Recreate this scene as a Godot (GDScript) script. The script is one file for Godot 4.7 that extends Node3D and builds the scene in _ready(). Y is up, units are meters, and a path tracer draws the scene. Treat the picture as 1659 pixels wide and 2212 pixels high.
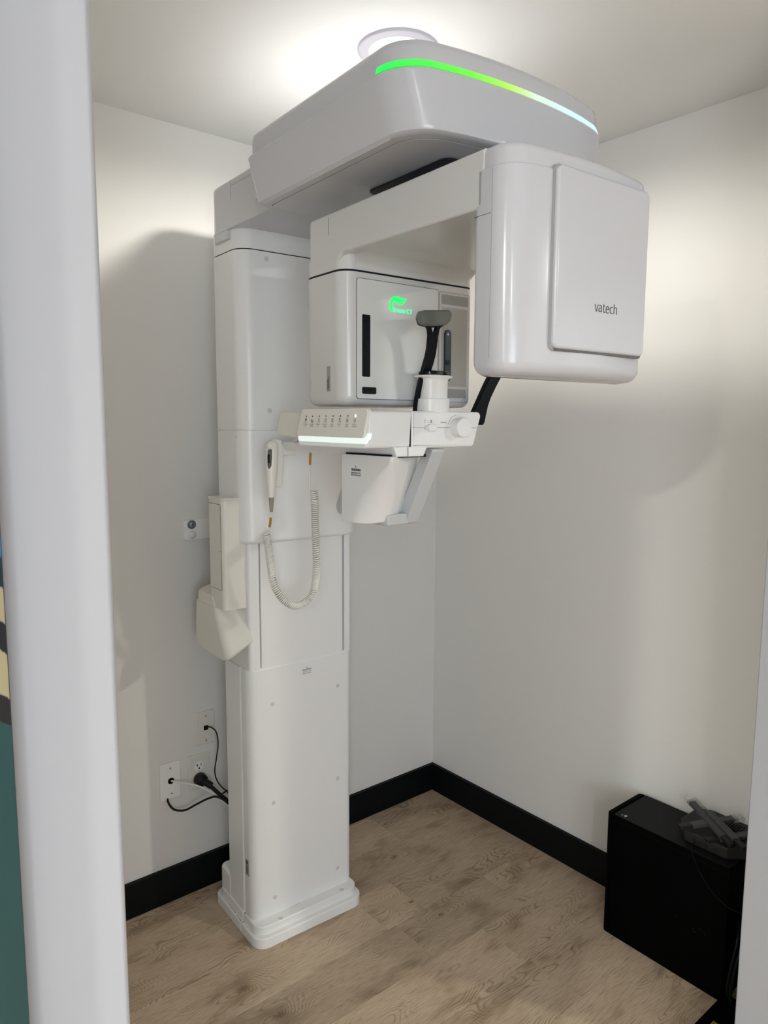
extends Node3D
# A dental scanner in a small white nook, seen from the corridor. Metres, y up, the far room corner at the origin.

var mats := {}
var machine: Node3D
var XU := Transform3D(Basis(Vector3(0, 0, 1), Vector3(0, 1, 0), Vector3(1, 0, 0)), Vector3.ZERO)   # profile (z, y) swept along x
var XY := Transform3D(Basis(Vector3(1, 0, 0), Vector3(0, 0, 1), Vector3(0, 1, 0)), Vector3.ZERO)   # plan (x, z) swept along y
var XZ := Transform3D()                                                                           # profile (x, y) swept along z
const TURN := -2.7
const HUB := Vector3(-0.875, 0, 0)

# ------------------------------------------------------------------ helpers
func orient(t: PackedVector3Array) -> PackedVector3Array:
	var v := 0.0
	var o := t[0]
	for i in range(0, t.size(), 3):
		v += (t[i] - o).dot((t[i + 1] - o).cross(t[i + 2] - o))
	if v >= 0.0:
		return t
	var r := PackedVector3Array()
	for i in range(0, t.size(), 3):
		r.append(t[i]); r.append(t[i + 2]); r.append(t[i + 1])
	return r

func quad(t: PackedVector3Array, a: Vector3, b: Vector3, c: Vector3, d: Vector3) -> void:
	t.append(a); t.append(b); t.append(c)
	t.append(a); t.append(c); t.append(d)

func arc_into(out: PackedVector2Array, p: Vector2, a: Vector2, b: Vector2, r: float, seg: int) -> void:
	var da := (a - p).normalized()
	var db := (b - p).normalized()
	var ang := acos(clampf(da.dot(db), -1, 1))
	if r <= 0.0 or ang > 3.1 or ang < 0.02:
		out.append(p); return
	var l := r / tan(ang / 2.0)
	var c := p + (da + db).normalized() * (r / sin(ang / 2.0))
	var s := p + da * l - c
	var e := p + db * l - c
	var sw := s.angle_to(e)
	for i in seg + 1:
		out.append(c + s.rotated(sw * i / seg))

func rounded(pts: Array, radii: Array, seg := 6) -> PackedVector2Array:
	var out := PackedVector2Array()
	var n := pts.size()
	for i in n:
		arc_into(out, pts[i], pts[(i + n - 1) % n], pts[(i + 1) % n], radii[i % radii.size()], seg)
	return out

func rr(x0: float, y0: float, x1: float, y1: float, r: float, seg := 6) -> PackedVector2Array:
	return rounded([Vector2(x0, y0), Vector2(x1, y0), Vector2(x1, y1), Vector2(x0, y1)], [r], seg)

func rr4(x0: float, y0: float, x1: float, y1: float, radii: Array, seg := 8) -> PackedVector2Array:
	return rounded([Vector2(x0, y0), Vector2(x1, y0), Vector2(x1, y1), Vector2(x0, y1)], radii, seg)

func inset(p: PackedVector2Array, d: float) -> PackedVector2Array:
	if d == 0.0:
		return p
	var area := 0.0
	var n := p.size()
	for i in n:
		area += p[i].cross(p[(i + 1) % n])
	var s := 1.0 if area > 0 else -1.0
	var out := PackedVector2Array()
	for i in n:
		var e0 := (p[i] - p[(i + n - 1) % n]).normalized()
		var e1 := (p[(i + 1) % n] - p[i]).normalized()
		var n0 := Vector2(-e0.y, e0.x) * s
		var n1 := Vector2(-e1.y, e1.x) * s
		out.append(p[i] + (n0 + n1) * (d / maxf(0.3, 1.0 + n0.dot(n1))))
	return out

func clean(p: PackedVector2Array) -> PackedVector2Array:
	var out := PackedVector2Array()
	for i in p.size():
		if out.is_empty() or out[-1].distance_to(p[i]) > 0.00002:
			out.append(p[i])
	if out.size() > 2 and out[0].distance_to(out[-1]) < 0.00002:
		out.remove_at(out.size() - 1)
	return out

# sweep an outline from h0 to h1 with rounded rims b0 and b1
func ext(poly: PackedVector2Array, xf: Transform3D, h0: float, h1: float, b0 := 0.0, b1 := 0.0, steps := 3) -> PackedVector3Array:
	poly = clean(poly)
	var rings := []
	if b0 > 0:
		for i in steps + 1:
			var a := PI / 2 * i / steps
			rings.append(Vector2(b0 * (1 - sin(a)), h0 + b0 * (1 - cos(a))))
	else:
		rings.append(Vector2(0, h0))
	if b1 > 0:
		for i in steps + 1:
			var a := PI / 2 * i / steps
			rings.append(Vector2(b1 * (1 - cos(a)), h1 - b1 * (1 - sin(a))))
	else:
		rings.append(Vector2(0, h1))
	if b0 > 0:
		rings.push_front(Vector2(b0 + minf(0.0008, b0 * 0.2), h0))
	if b1 > 0:
		rings.push_back(Vector2(b1 + minf(0.0008, b1 * 0.2), h1))
	var t := PackedVector3Array()
	var n := poly.size()
	var prev := PackedVector2Array()
	var ph := 0.0
	for k in rings.size():
		var q := inset(poly, rings[k].x)
		var h: float = rings[k].y
		if k > 0:
			for i in n:
				var j := (i + 1) % n
				quad(t, Vector3(prev[i].x, prev[i].y, ph), Vector3(prev[j].x, prev[j].y, ph), Vector3(q[j].x, q[j].y, h), Vector3(q[i].x, q[i].y, h))
		if k == 0 or k == rings.size() - 1:
			var idx := Geometry2D.triangulate_polygon(poly)
			for m in range(0, idx.size(), 3):
				var a3 := [q[idx[m]], q[idx[m + 1]], q[idx[m + 2]]]
				var ccw: bool = (a3[1] - a3[0]).cross(a3[2] - a3[0]) > 0
				var area := 0.0
				for i in n:
					area += q[i].cross(q[(i + 1) % n])
				var want: bool = (k != 0) == (area > 0)
				if ccw != want:
					var tmp = a3[1]; a3[1] = a3[2]; a3[2] = tmp
				for v in a3:
					t.append(Vector3(v.x, v.y, h))
		prev = q
		ph = h
	return orient(xf * t)

func box(x0: float, y0: float, z0: float, x1: float, y1: float, z1: float, r := 0.0, seg := 3) -> PackedVector3Array:
	if r <= 0:
		return ext(PackedVector2Array([Vector2(x0, z0), Vector2(x1, z0), Vector2(x1, z1), Vector2(x0, z1)]), XY, y0, y1)
	return ext(rr(x0, z0, x1, z1, r, seg), XY, y0, y1, r * 0.98, r * 0.98, seg)

func lathe(profile: Array, xf: Transform3D, seg := 24) -> PackedVector3Array:   # profile: Vector2(radius, height along z)
	var t := PackedVector3Array()
	for k in profile.size() - 1:
		var a: Vector2 = profile[k]
		var b: Vector2 = profile[k + 1]
		for i in seg:
			var c0 := Vector2.from_angle(TAU * i / seg)
			var c1 := Vector2.from_angle(TAU * ((i + 1) % seg) / seg)
			if a.x > 1e-6 or b.x > 1e-6:
				quad(t, Vector3(c0.x * a.x, c0.y * a.x, a.y), Vector3(c1.x * a.x, c1.y * a.x, a.y), Vector3(c1.x * b.x, c1.y * b.x, b.y), Vector3(c0.x * b.x, c0.y * b.x, b.y))
	return orient(xf * t)

func disc(at: Vector3, face: Vector3, r: float, h: float, bev := 0.0, seg := 20) -> PackedVector3Array:
	var p := [Vector2(0, 0), Vector2(r, 0), Vector2(r, h - bev), Vector2(r - bev, h), Vector2(0, h)]
	return lathe(p, Transform3D(basis_to(face), at), seg)

func basis_to(dir: Vector3) -> Basis:   # local z looks along dir
	var z := dir.normalized()
	var x := (Vector3.UP if absf(z.y) < 0.95 else Vector3.RIGHT).cross(z).normalized()
	return Basis(x, z.cross(x), z)

func tube(pts: PackedVector3Array, r, seg := 8) -> PackedVector3Array:   # r: a number or one per point
	var t := PackedVector3Array()
	var n := pts.size()
	var up := Vector3.UP
	var prev := PackedVector3Array()
	for i in n:
		var d := (pts[mini(i + 1, n - 1)] - pts[maxi(i - 1, 0)]).normalized()
		if i == 0 and absf(d.dot(up)) > 0.9:
			up = Vector3.RIGHT
		var x := (up - d * up.dot(d)).normalized()
		up = x
		var y := d.cross(x)
		var rad: float = r[i] if r is Array or r is PackedFloat32Array else r
		var ring := PackedVector3Array()
		for k in seg:
			ring.append(pts[i] + (x * cos(TAU * k / seg) + y * sin(TAU * k / seg)) * rad)
		if i > 0:
			for k in seg:
				var m := (k + 1) % seg
				quad(t, prev[k], prev[m], ring[m], ring[k])
		if i == 0 or i == n - 1:
			for k in seg:
				var m := (k + 1) % seg
				if i == 0:
					t.append(pts[i]); t.append(ring[m]); t.append(ring[k])
				else:
					t.append(pts[i]); t.append(ring[k]); t.append(ring[m])
		prev = ring
	return orient(t)

func loft(rings: Array) -> PackedVector3Array:   # closed rings of equal length, ends capped with fans
	var t := PackedVector3Array()
	var n: int = rings[0].size()
	for k in rings.size() - 1:
		for i in n:
			var j := (i + 1) % n
			quad(t, rings[k][i], rings[k][j], rings[k + 1][j], rings[k + 1][i])
	for e in 2:
		var g: PackedVector3Array = rings[0] if e == 0 else rings[-1]
		var c := Vector3.ZERO
		for p in g:
			c += p / n
		for i in n:
			var j := (i + 1) % n
			t.append(c)
			t.append(g[j] if e == 0 else g[i])
			t.append(g[i] if e == 0 else g[j])
	return orient(t)

func ring_y(p: PackedVector2Array, y: float) -> PackedVector3Array:
	var o := PackedVector3Array()
	for v in p:
		o.append(Vector3(v.x, y, v.y))
	return o

func curve(pts: Array, step := 0.006) -> PackedVector3Array:
	var c := Curve3D.new()
	c.bake_interval = step
	var n := pts.size()
	for i in n:
		var tang: Vector3 = (pts[mini(i + 1, n - 1)] - pts[maxi(i - 1, 0)]) / 6.0
		c.add_point(pts[i], -tang, tang)
	return c.get_baked_points()

func build(t: PackedVector3Array, crease := 34.0) -> ArrayMesh:
	var nf := t.size() / 3
	var fn := PackedVector3Array()
	var un := PackedVector3Array()
	var at := {}
	for f in nf:
		var c := (t[f * 3 + 1] - t[f * 3]).cross(t[f * 3 + 2] - t[f * 3])
		fn.append(c)
		un.append(c.normalized())
		for k in 3:
			var key := Vector3i((t[f * 3 + k] * 40000.0).round())
			if at.has(key):
				at[key].append(f)
			else:
				at[key] = PackedInt32Array([f])
	var lim := cos(deg_to_rad(crease))
	var vs := PackedVector3Array()
	var ns := PackedVector3Array()
	for f in nf:
		if fn[f].length_squared() < 1e-20:
			continue
		for k in [0, 2, 1]:
			var p := t[f * 3 + k]
			var s := Vector3.ZERO
			for g in at[Vector3i((p * 40000.0).round())]:
				if un[g].dot(un[f]) > lim:
					s += fn[g]
			vs.append(p)
			ns.append(s.normalized() if s.length_squared() > 1e-24 else un[f])
	var a := []
	a.resize(Mesh.ARRAY_MAX)
	a[Mesh.ARRAY_VERTEX] = vs
	a[Mesh.ARRAY_NORMAL] = ns
	var m := ArrayMesh.new()
	m.add_surface_from_arrays(Mesh.PRIMITIVE_TRIANGLES, a)
	return m

func part(called: String, t: PackedVector3Array, mat: String, parent: Node = null, crease := 34.0) -> MeshInstance3D:
	return put(called, build(t, crease), mat, parent)

func put(called: String, m: Mesh, mat: String, parent: Node = null) -> MeshInstance3D:
	var o := MeshInstance3D.new()
	o.name = called
	o.mesh = m
	o.material_override = mats[mat]
	(parent if parent else self).add_child(o, true)
	return o

func thing(called: String, label: String, category: String, group := "") -> Node3D:
	var o := Node3D.new()
	o.name = called
	add_child(o, true)
	return tag(o, label, category, group)

func tag(o: Node3D, label: String, category: String, group := "") -> Node3D:
	o.set_meta("label", label)
	o.set_meta("category", category)
	if group:
		o.set_meta("group", group)
	return o

func struct(called: String, t: PackedVector3Array, mat: String, crease := 30.0) -> MeshInstance3D:
	var o := part(called, t, mat, null, crease)
	o.set_meta("kind", "structure")
	return o

func mat(called: String, c: Color, rough := 0.5, spec := 0.5, metal := 0.0) -> StandardMaterial3D:
	var m := StandardMaterial3D.new()
	m.resource_name = called
	m.albedo_color = c
	m.roughness = rough
	m.metallic = metal
	m.metallic_specular = spec
	mats[called] = m
	return m

func glow(called: String, c: Color, e: float) -> StandardMaterial3D:
	var m := mat(called, c, 0.4)
	m.emission_enabled = true
	m.emission = c
	m.emission_energy_multiplier = e
	return m

func lettering(called: String, s: String, size: float, mt: String, parent: Node, xf: Transform3D, font := "Droid Sans", bold := false, stretch := 1.0) -> MeshInstance3D:
	var tm := TextMesh.new()
	var f := SystemFont.new()
	f.font_names = PackedStringArray([font])
	f.font_weight = 700 if bold else 400
	tm.font = f
	tm.text = s
	tm.font_size = 32
	tm.pixel_size = size / 32.0
	tm.depth = 0.0006
	tm.curve_step = 1.0
	var o := put(called, tm, mt, parent)
	o.transform = xf
	o.scale = Vector3(stretch, 1, 1)
	return o

func strokes(lines: Array, w: float, d: float, k := 1.0) -> PackedVector3Array:   # thin printed lines, in the x-y plane
	var t := PackedVector3Array()
	for l in lines:
		for i in l.size() - 1:
			var a: Vector2 = l[i] * k
			var b: Vector2 = l[i + 1] * k
			var s := (b - a).normalized() * w / 2
			var c := Vector2(-s.y, s.x)
			t.append_array(ext(PackedVector2Array([a - s - c, b + s - c, b + s + c, a - s + c]), XZ, 0, d))
	return t

func arcs(c: Vector2, rx: float, ry: float, a0: float, a1: float, n := 8) -> Array:
	var o := []
	for i in n + 1:
		var a := deg_to_rad(lerpf(a0, a1, float(i) / n))
		o.append(c + Vector2(cos(a) * rx, sin(a) * ry))
	return o

# ------------------------------------------------------------------ scene
func _ready() -> void:
	var cam := Camera3D.new()
	cam.name = "camera"
	cam.position = Vector3(-2.06098, 1.55564, 2.15888)
	cam.rotation = Vector3(-0.11962, -0.69040, 0.00484)
	cam.fov = 70.383
	cam.near = 0.02
	cam.current = true
	add_child(cam)
	var we := WorldEnvironment.new()
	var env := Environment.new()
	env.background_mode = Environment.BG_COLOR
	env.background_color = Color(0.02, 0.02, 0.022)
	env.tonemap_mode = Environment.TONE_MAPPER_LINEAR
	env.tonemap_exposure = 1.08
	env.sdfgi_enabled = true
	env.ssao_enabled = true
	env.ssil_enabled = true
	we.environment = env
	we.name = "world_environment"
	add_child(we)
	# the nook's own downlight, then the corridor's ceiling lights
	ceiling_lamp("recessed_downlight", Vector3(-0.866, 2.44, 0.757), 1.20, Color(1.0, 0.99, 0.95), "round white recessed downlight glowing above the scanner head")
	ceiling_lamp("corridor_downlight", Vector3(-3.6, 2.44, 4.10), 2.6, Color(0.985, 0.985, 0.94), "round corridor downlight in front of the added corridor window")
	ceiling_lamp("corridor_downlight", Vector3(0.8, 2.44, 3.80), 5.2, Color(0.985, 0.985, 0.94), "round corridor downlight in the far corner on the side of the computer")
	ceiling_lamp("corridor_downlight", Vector3(-4.0, 2.44, 2.30), 6.0, Color(0.985, 0.985, 0.94), "round corridor downlight on the far side of the painting")
	# fill light for the fronts, set before a window added behind the viewer
	var fill_light := AreaLight3D.new()
	fill_light.name = "added_window_light"
	fill_light.area_size = Vector2(1.8, 1.4)
	fill_light.light_energy = 3.7
	fill_light.light_color = Color(0.885, 0.945, 1.0)
	fill_light.shadow_enabled = true
	fill_light.area_range = 9.0
	fill_light.position = Vector3(-3.3, 1.4, 4.555)
	add_child(fill_light)
	materials()
	for l in lamps:
		lamp_body(l)
	room()
	floor_planks()
	scanner()
	side_things()
	computer()
	painting()

var lamps := []
func ceiling_lamp(called: String, p: Vector3, e: float, c: Color, label: String) -> void:
	var l: Light3D
	if called == "recessed_downlight":   # its domed lens throws light out sideways too
		var sp := SpotLight3D.new()
		sp.spot_angle = 88.0
		sp.spot_angle_attenuation = 0.42
		sp.spot_attenuation = 2.0
		sp.spot_range = 8.0
		sp.light_size = 0.065
		l = sp
	else:
		var ar := AreaLight3D.new()
		ar.area_size = Vector2(0.125, 0.125)
		l = ar
	l.name = called + "_source"
	l.light_energy = e
	l.light_color = c
	l.shadow_enabled = true
	l.position = p + Vector3(0, -0.011, 0)
	l.rotation_degrees = Vector3(-90, 0, 0)
	add_child(l)
	lamps.append([called, p, label])

func lamp_body(l: Array) -> void:
	var th := thing(l[0], l[2], "downlight", "" if l[0] == "recessed_downlight" else "corridor ceiling lights")
	var x := Transform3D(basis_to(Vector3.DOWN), l[1])
	part("trim_ring", lathe([Vector2(0.070, 0.0), Vector2(0.0965, 0.0), Vector2(0.0965, 0.004), Vector2(0.094, 0.007), Vector2(0.076, 0.009), Vector2(0.070, 0.006), Vector2(0.070, 0.0)], x, 64), "trim_white", th, 50)
	part("glowing_lens", lathe([Vector2(0, 0.0), Vector2(0.0705, 0.0), Vector2(0.0705, 0.004), Vector2(0.05, 0.0065), Vector2(0, 0.0075)], x, 48), "lamp_glow", th, 50)

func materials() -> void:
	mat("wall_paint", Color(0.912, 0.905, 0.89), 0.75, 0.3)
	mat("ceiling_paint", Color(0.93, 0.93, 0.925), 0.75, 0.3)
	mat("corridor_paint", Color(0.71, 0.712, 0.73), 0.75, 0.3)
	mat("skirting", Color(0.022, 0.036, 0.048), 0.55, 0.3)
	mat("plastic", Color(0.945, 0.945, 0.945), 0.3, 0.5)
	mat("gloss", Color(0.955, 0.955, 0.95), 0.16, 0.5)
	mat("shell_gloss", Color(0.79, 0.79, 0.808), 0.16, 0.5)
	mat("tube_shell", Color(0.832, 0.83, 0.826), 0.18, 0.5)
	mat("added_lid_grey", Color(0.44, 0.44, 0.45), 0.5, 0.4)  # for the lid added to tame the glow on the ceiling
	mat("mirror_gloss", Color(0.87, 0.875, 0.87), 0.06, 0.55)
	mat("cream_plastic", Color(0.94, 0.93, 0.90), 0.32, 0.5)
	mat("ivory_plastic", Color(0.915, 0.905, 0.87), 0.35, 0.5)
	mat("gap", Color(0.10, 0.11, 0.14), 0.6, 0.3)
	mat("seam", Color(0.42, 0.41, 0.41), 0.6, 0.3)
	mat("faint_seam", Color(0.66, 0.655, 0.65), 0.6, 0.3)
	mat("navy", Color(0.02, 0.06, 0.12), 0.5, 0.4)
	mat("screw_cap", Color(0.84, 0.835, 0.83), 0.5, 0.4)
	mat("grey_plastic", Color(0.78, 0.79, 0.80), 0.35, 0.5)
	mat("print_grey", Color(0.36, 0.36, 0.37), 0.6, 0.3)
	mat("print_light", Color(0.50, 0.50, 0.50), 0.6, 0.3)
	mat("print_dark", Color(0.06, 0.06, 0.06), 0.6, 0.3)
	mat("sticker", Color(0.62, 0.61, 0.60), 0.45, 0.4)
	mat("window_dark", Color(0.03, 0.05, 0.065), 0.08, 0.5)
	mat("window_grey", Color(0.60, 0.605, 0.58), 0.15, 0.5)
	mat("window_mid", Color(0.68, 0.68, 0.655), 0.12, 0.5)
	mat("teal_dark", Color(0.05, 0.16, 0.20), 0.3, 0.5)
	mat("black_plastic", Color(0.012, 0.04, 0.055), 0.4, 0.3)
	mat("pad_grey", Color(0.44, 0.455, 0.44), 0.45, 0.4)
	mat("amber", Color(0.72, 0.50, 0.12), 0.5, 0.4)
	mat("switch_grey", Color(0.38, 0.39, 0.37), 0.5, 0.4)
	mat("rubber_grey", Color(0.62, 0.60, 0.56), 0.6, 0.3)
	mat("cord_white", Color(0.91, 0.905, 0.88), 0.45, 0.4)
	mat("plate_white", Color(0.965, 0.96, 0.955), 0.35, 0.5)
	mat("plate_ivory", Color(0.90, 0.89, 0.86), 0.35, 0.5)
	mat("black_rubber", Color(0.02, 0.02, 0.022), 0.5, 0.4)
	mat("hole", Color(0.012, 0.012, 0.012), 0.8, 0.2)
	mat("steel", Color(0.62, 0.66, 0.70), 0.3, 0.5, 0.9)
	mat("screw_metal", Color(0.70, 0.69, 0.67), 0.4, 0.5, 0.4)
	mat("trim_white", Color(0.74, 0.73, 0.77), 0.4, 0.5)
	mat("case_black", Color(0.006, 0.007, 0.010), 0.6, 0.15)
	mat("case_seam", Color(0.05, 0.05, 0.06), 0.5, 0.3)
	mat("case_top", Color(0.06, 0.065, 0.065), 0.6, 0.3)
	mat("router_black", Color(0.13, 0.13, 0.13), 0.55, 0.4)
	mat("antenna", Color(0.27, 0.27, 0.275), 0.5, 0.4)
	mat("antenna_hinge", Color(0.10, 0.10, 0.11), 0.5, 0.4)
	mat("badge_white", Color(0.80, 0.82, 0.92), 0.4, 0.4)
	mat("badge_blue", Color(0.10, 0.13, 0.30), 0.4, 0.4)
	mat("warning_yellow", Color(0.62, 0.55, 0.08), 0.6, 0.3)
	var film := mat("clear_film", Color(0.9, 0.92, 0.9, 0.3), 0.15, 0.5)
	film.transparency = BaseMaterial3D.TRANSPARENCY_ALPHA
	glow("lamp_glow", Color(1.0, 0.99, 0.97), 2.4)
	glow("fill_window_glow", Color(0.95, 0.97, 1.0), 1.0)  # pane of the added window that carries the fill light
	glow("logo_glow", Color(0.0, 1.0, 0.36), 1.0)
	glow("letter_glow", Color(0.15, 1.0, 0.60), 0.88)
	glow("led_bar", Color(0.93, 0.98, 0.965), 0.50)
	glow("led_low", Color(0.88, 0.91, 0.90), 0.14)
	glow("dot_glow", Color(1.0, 1.0, 1.0), 1.6)
	var g := Gradient.new()
	g.offsets = PackedFloat32Array([0.0, 0.10, 0.30, 0.45, 0.56, 0.8, 1.0])
	g.colors = PackedColorArray([Color(0.05, 1.0, 0.35), Color(0.25, 1.0, 0.32), Color(0.45, 1.0, 0.28), Color(0.72, 1.0, 0.38), Color(0.86, 1.0, 0.86), Color(0.80, 0.97, 1.0), Color(0.80, 0.93, 1.0)])
	var gt := GradientTexture2D.new()
	gt.gradient = g
	gt.width = 256
	gt.height = 4
	var ls := mat("strip_glow", Color(0.1, 0.1, 0.1), 0.4)
	ls.emission_enabled = true
	ls.emission = Color(0, 0, 0)
	ls.emission_operator = BaseMaterial3D.EMISSION_OP_ADD
	ls.emission_texture = gt
	ls.emission_energy_multiplier = 1.0
	ls.texture_repeat = false

# ------------------------------------------------------------------ room
const Z_IN := 1.45
const Z_OUT := 1.57
const X_LEFT := -1.860
const X_RIGHT := -0.336
func room() -> void:
	struct("wall_back", box(-1.98, -0.15, -0.12, 0.12, 2.56, 0.0), "wall_paint")
	struct("wall_right", box(0.0, -0.15, -0.12, 0.12, 2.56, Z_OUT), "wall_paint")
	struct("wall_left", box(-1.98, -0.15, -0.12, -1.86, 2.56, Z_IN), "wall_paint")
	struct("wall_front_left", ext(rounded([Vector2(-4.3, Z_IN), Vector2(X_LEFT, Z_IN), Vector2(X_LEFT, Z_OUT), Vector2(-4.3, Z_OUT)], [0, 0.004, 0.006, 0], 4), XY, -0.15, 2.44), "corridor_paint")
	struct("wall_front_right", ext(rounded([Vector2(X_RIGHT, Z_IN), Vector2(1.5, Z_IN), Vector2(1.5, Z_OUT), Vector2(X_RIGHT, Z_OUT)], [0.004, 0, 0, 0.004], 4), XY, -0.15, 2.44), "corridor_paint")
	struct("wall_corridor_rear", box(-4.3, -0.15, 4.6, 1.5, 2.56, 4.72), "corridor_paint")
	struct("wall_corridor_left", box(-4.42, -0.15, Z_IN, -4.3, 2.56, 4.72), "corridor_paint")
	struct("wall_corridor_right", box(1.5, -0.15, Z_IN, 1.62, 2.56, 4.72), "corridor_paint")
	var win := struct("added_window_1", ext(rr(-4.25, 0.65, -2.35, 2.15, 0.004), XZ, 4.585, 4.601), "fill_window_glow", 30)  # added unseen window, gives the frontal fill light a source
	for q in [[-4.25, 0.65, -2.35, 0.70], [-4.25, 2.10, -2.35, 2.15], [-4.25, 0.70, -4.20, 2.10], [-2.40, 0.70, -2.35, 2.10], [-3.32, 0.70, -3.28, 2.10]]:
		part("added_window_frame", box(q[0], q[1], 4.565, q[2], q[3], 4.60, 0.004), "trim_white", win)
	struct("ceiling", box(-4.4, 2.44, -0.12, 1.62, 2.56, 4.72), "ceiling_paint")
	# skirting: a flat board with an eased top edge
	var h := 0.1144
	var prof := rounded([Vector2(0, 0), Vector2(0.0145, 0), Vector2(0.0145, h), Vector2(0, h)], [0, 0, 0.0015, 0], 3)
	struct("baseboard_back", ext(prof, XU, -1.86, 0.0), "skirting")
	var pr := rounded([Vector2(0, 0), Vector2(-0.0145, 0), Vector2(-0.0145, h), Vector2(0, h)], [0, 0, 0.0015, 0], 3)
	struct("baseboard_right", ext(pr, XZ, 0.0145, Z_IN), "skirting")
	var pl := PackedVector2Array()
	for v in pr:
		pl.append(Vector2(-1.86 - v.x, v.y))
	struct("baseboard_left", ext(pl, XZ, 0.0145, Z_IN), "skirting")

# ------------------------------------------------------------------ floor
func wood_image(sd: int, w: int, h: int, knots: Array) -> Image:
	var img := Image.create(w, h, false, Image.FORMAT_RGB8)
	var lo := FastNoiseLite.new(); lo.seed = sd; lo.frequency = 1.0; lo.fractal_octaves = 3
	var fi := FastNoiseLite.new(); fi.seed = sd + 50; fi.frequency = 1.0; fi.fractal_octaves = 2
	var base := Color(0.735, 0.65, 0.555).srgb_to_linear()
	var dark := Color(0.50, 0.415, 0.33).srgb_to_linear()
	var pale := Color(0.80, 0.72, 0.625).srgb_to_linear()
	for y in h:
		var v := float(y) / h
		for x in w:
			var u := float(x) / w
			var k := 0.0
			var kd := 0.0
			for q in knots:
				var d := Vector2((u - q.x) * 6.8 / q.z, (v - q.y) / (0.5 * q.z)).length()
				k += 1.5 * exp(-d * d * 1.2)
				kd += exp(-d * d * 40.0)
			# growth rings cut lengthwise: long arches where the wander is slow
			var ph := v * 2.6 + lo.get_noise_2d(u * 2.4, v * 0.8) * 2.2 + k * 1.2
			var ring := pow(0.5 + 0.5 * sin(ph * 26.0), 6.0)
			var show := smoothstep(-0.02, 0.40, lo.get_noise_2d(u * 2.2 + 40.0, v * 1.1 + 7.0)) + 0.9 * minf(k, 0.7)
			var fib := fi.get_noise_2d(u * 14.0, v * 70.0)
			var fib2 := fi.get_noise_2d(u * 40.0 + 30.0, v * 110.0)
			var cloud := lo.get_noise_2d(u * 4.0 + 90.0, v * 1.3)
			var c := base.lerp(pale, clampf(0.35 + 0.7 * cloud, 0, 1))
			c = c.lerp(dark, clampf(0.62 * ring * minf(show, 1.0) + maxf(0.0, fib - 0.05) * 0.95 + maxf(0.0, fib2) * 0.30 + maxf(0.0, -cloud - 0.22) * 0.9 + 0.9 * minf(kd, 1.0), 0, 1.0))
			img.set_pixel(x, y, c.linear_to_srgb())
	return img

func floor_planks() -> void:
	var fl := struct("floor", box(-4.3, -0.15, 0.0, 1.5, -0.0075, 4.6), "skirting")
	var variants := []
	var kn := [[Vector3(0.30, 0.55, 0.5), Vector3(0.72, 0.3, 0.35)], [Vector3(0.55, 0.35, 0.7)], [Vector3(0.12, 0.7, 0.4), Vector3(0.62, 0.6, 0.6)], [Vector3(0.85, 0.4, 0.5)], []]
	for i in 5:
		var im := wood_image(100 + i * 7, 1400, 224, kn[i])
		im.generate_mipmaps()
		var tx := ImageTexture.create_from_image(im)
		var tones := []
		for tone in [1.02, 1.07, 1.12]:
			var m := StandardMaterial3D.new()
			m.resource_name = "wood_plank"
			m.albedo_texture = tx
			m.albedo_color = Color(tone * 0.94, tone * 0.94, tone * 0.94)
			m.roughness = 0.5
			m.metallic_specular = 0.35
			tones.append(m)
		variants.append(tones)
	var rng := RandomNumberGenerator.new()
	rng.seed = 5
	var fixed := {1: -0.363, 2: -1.075, 3: -0.566, 5: -0.490}
	var len := 1.22
	for row in 27:
		var z0 := 0.025 + 0.18 * (row - 1)
		var z1 := z0 + 0.18
		if row == 0:
			z0 = 0.0
		z1 = minf(z1, 4.6)
		if z1 - z0 < 0.02:
			continue
		var corridor := row > 8
		var left := -4.3 if corridor else -1.86
		var right := 1.5 if corridor else 0.0
		var j0: float = fixed.get(row, -0.2 - rng.randf() * 1.1)
		var x := j0
		while x > left:
			x -= len
		while x < right - 0.01:
			var a := maxf(x, left)
			var b := minf(x + len, right)
			var off := rng.randf()
			plank(fl, a, z0, b, z1, x, len, off, rng.randi() % 2 == 0, variants[rng.randi() % 5][rng.randi() % 3])
			x += len

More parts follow.
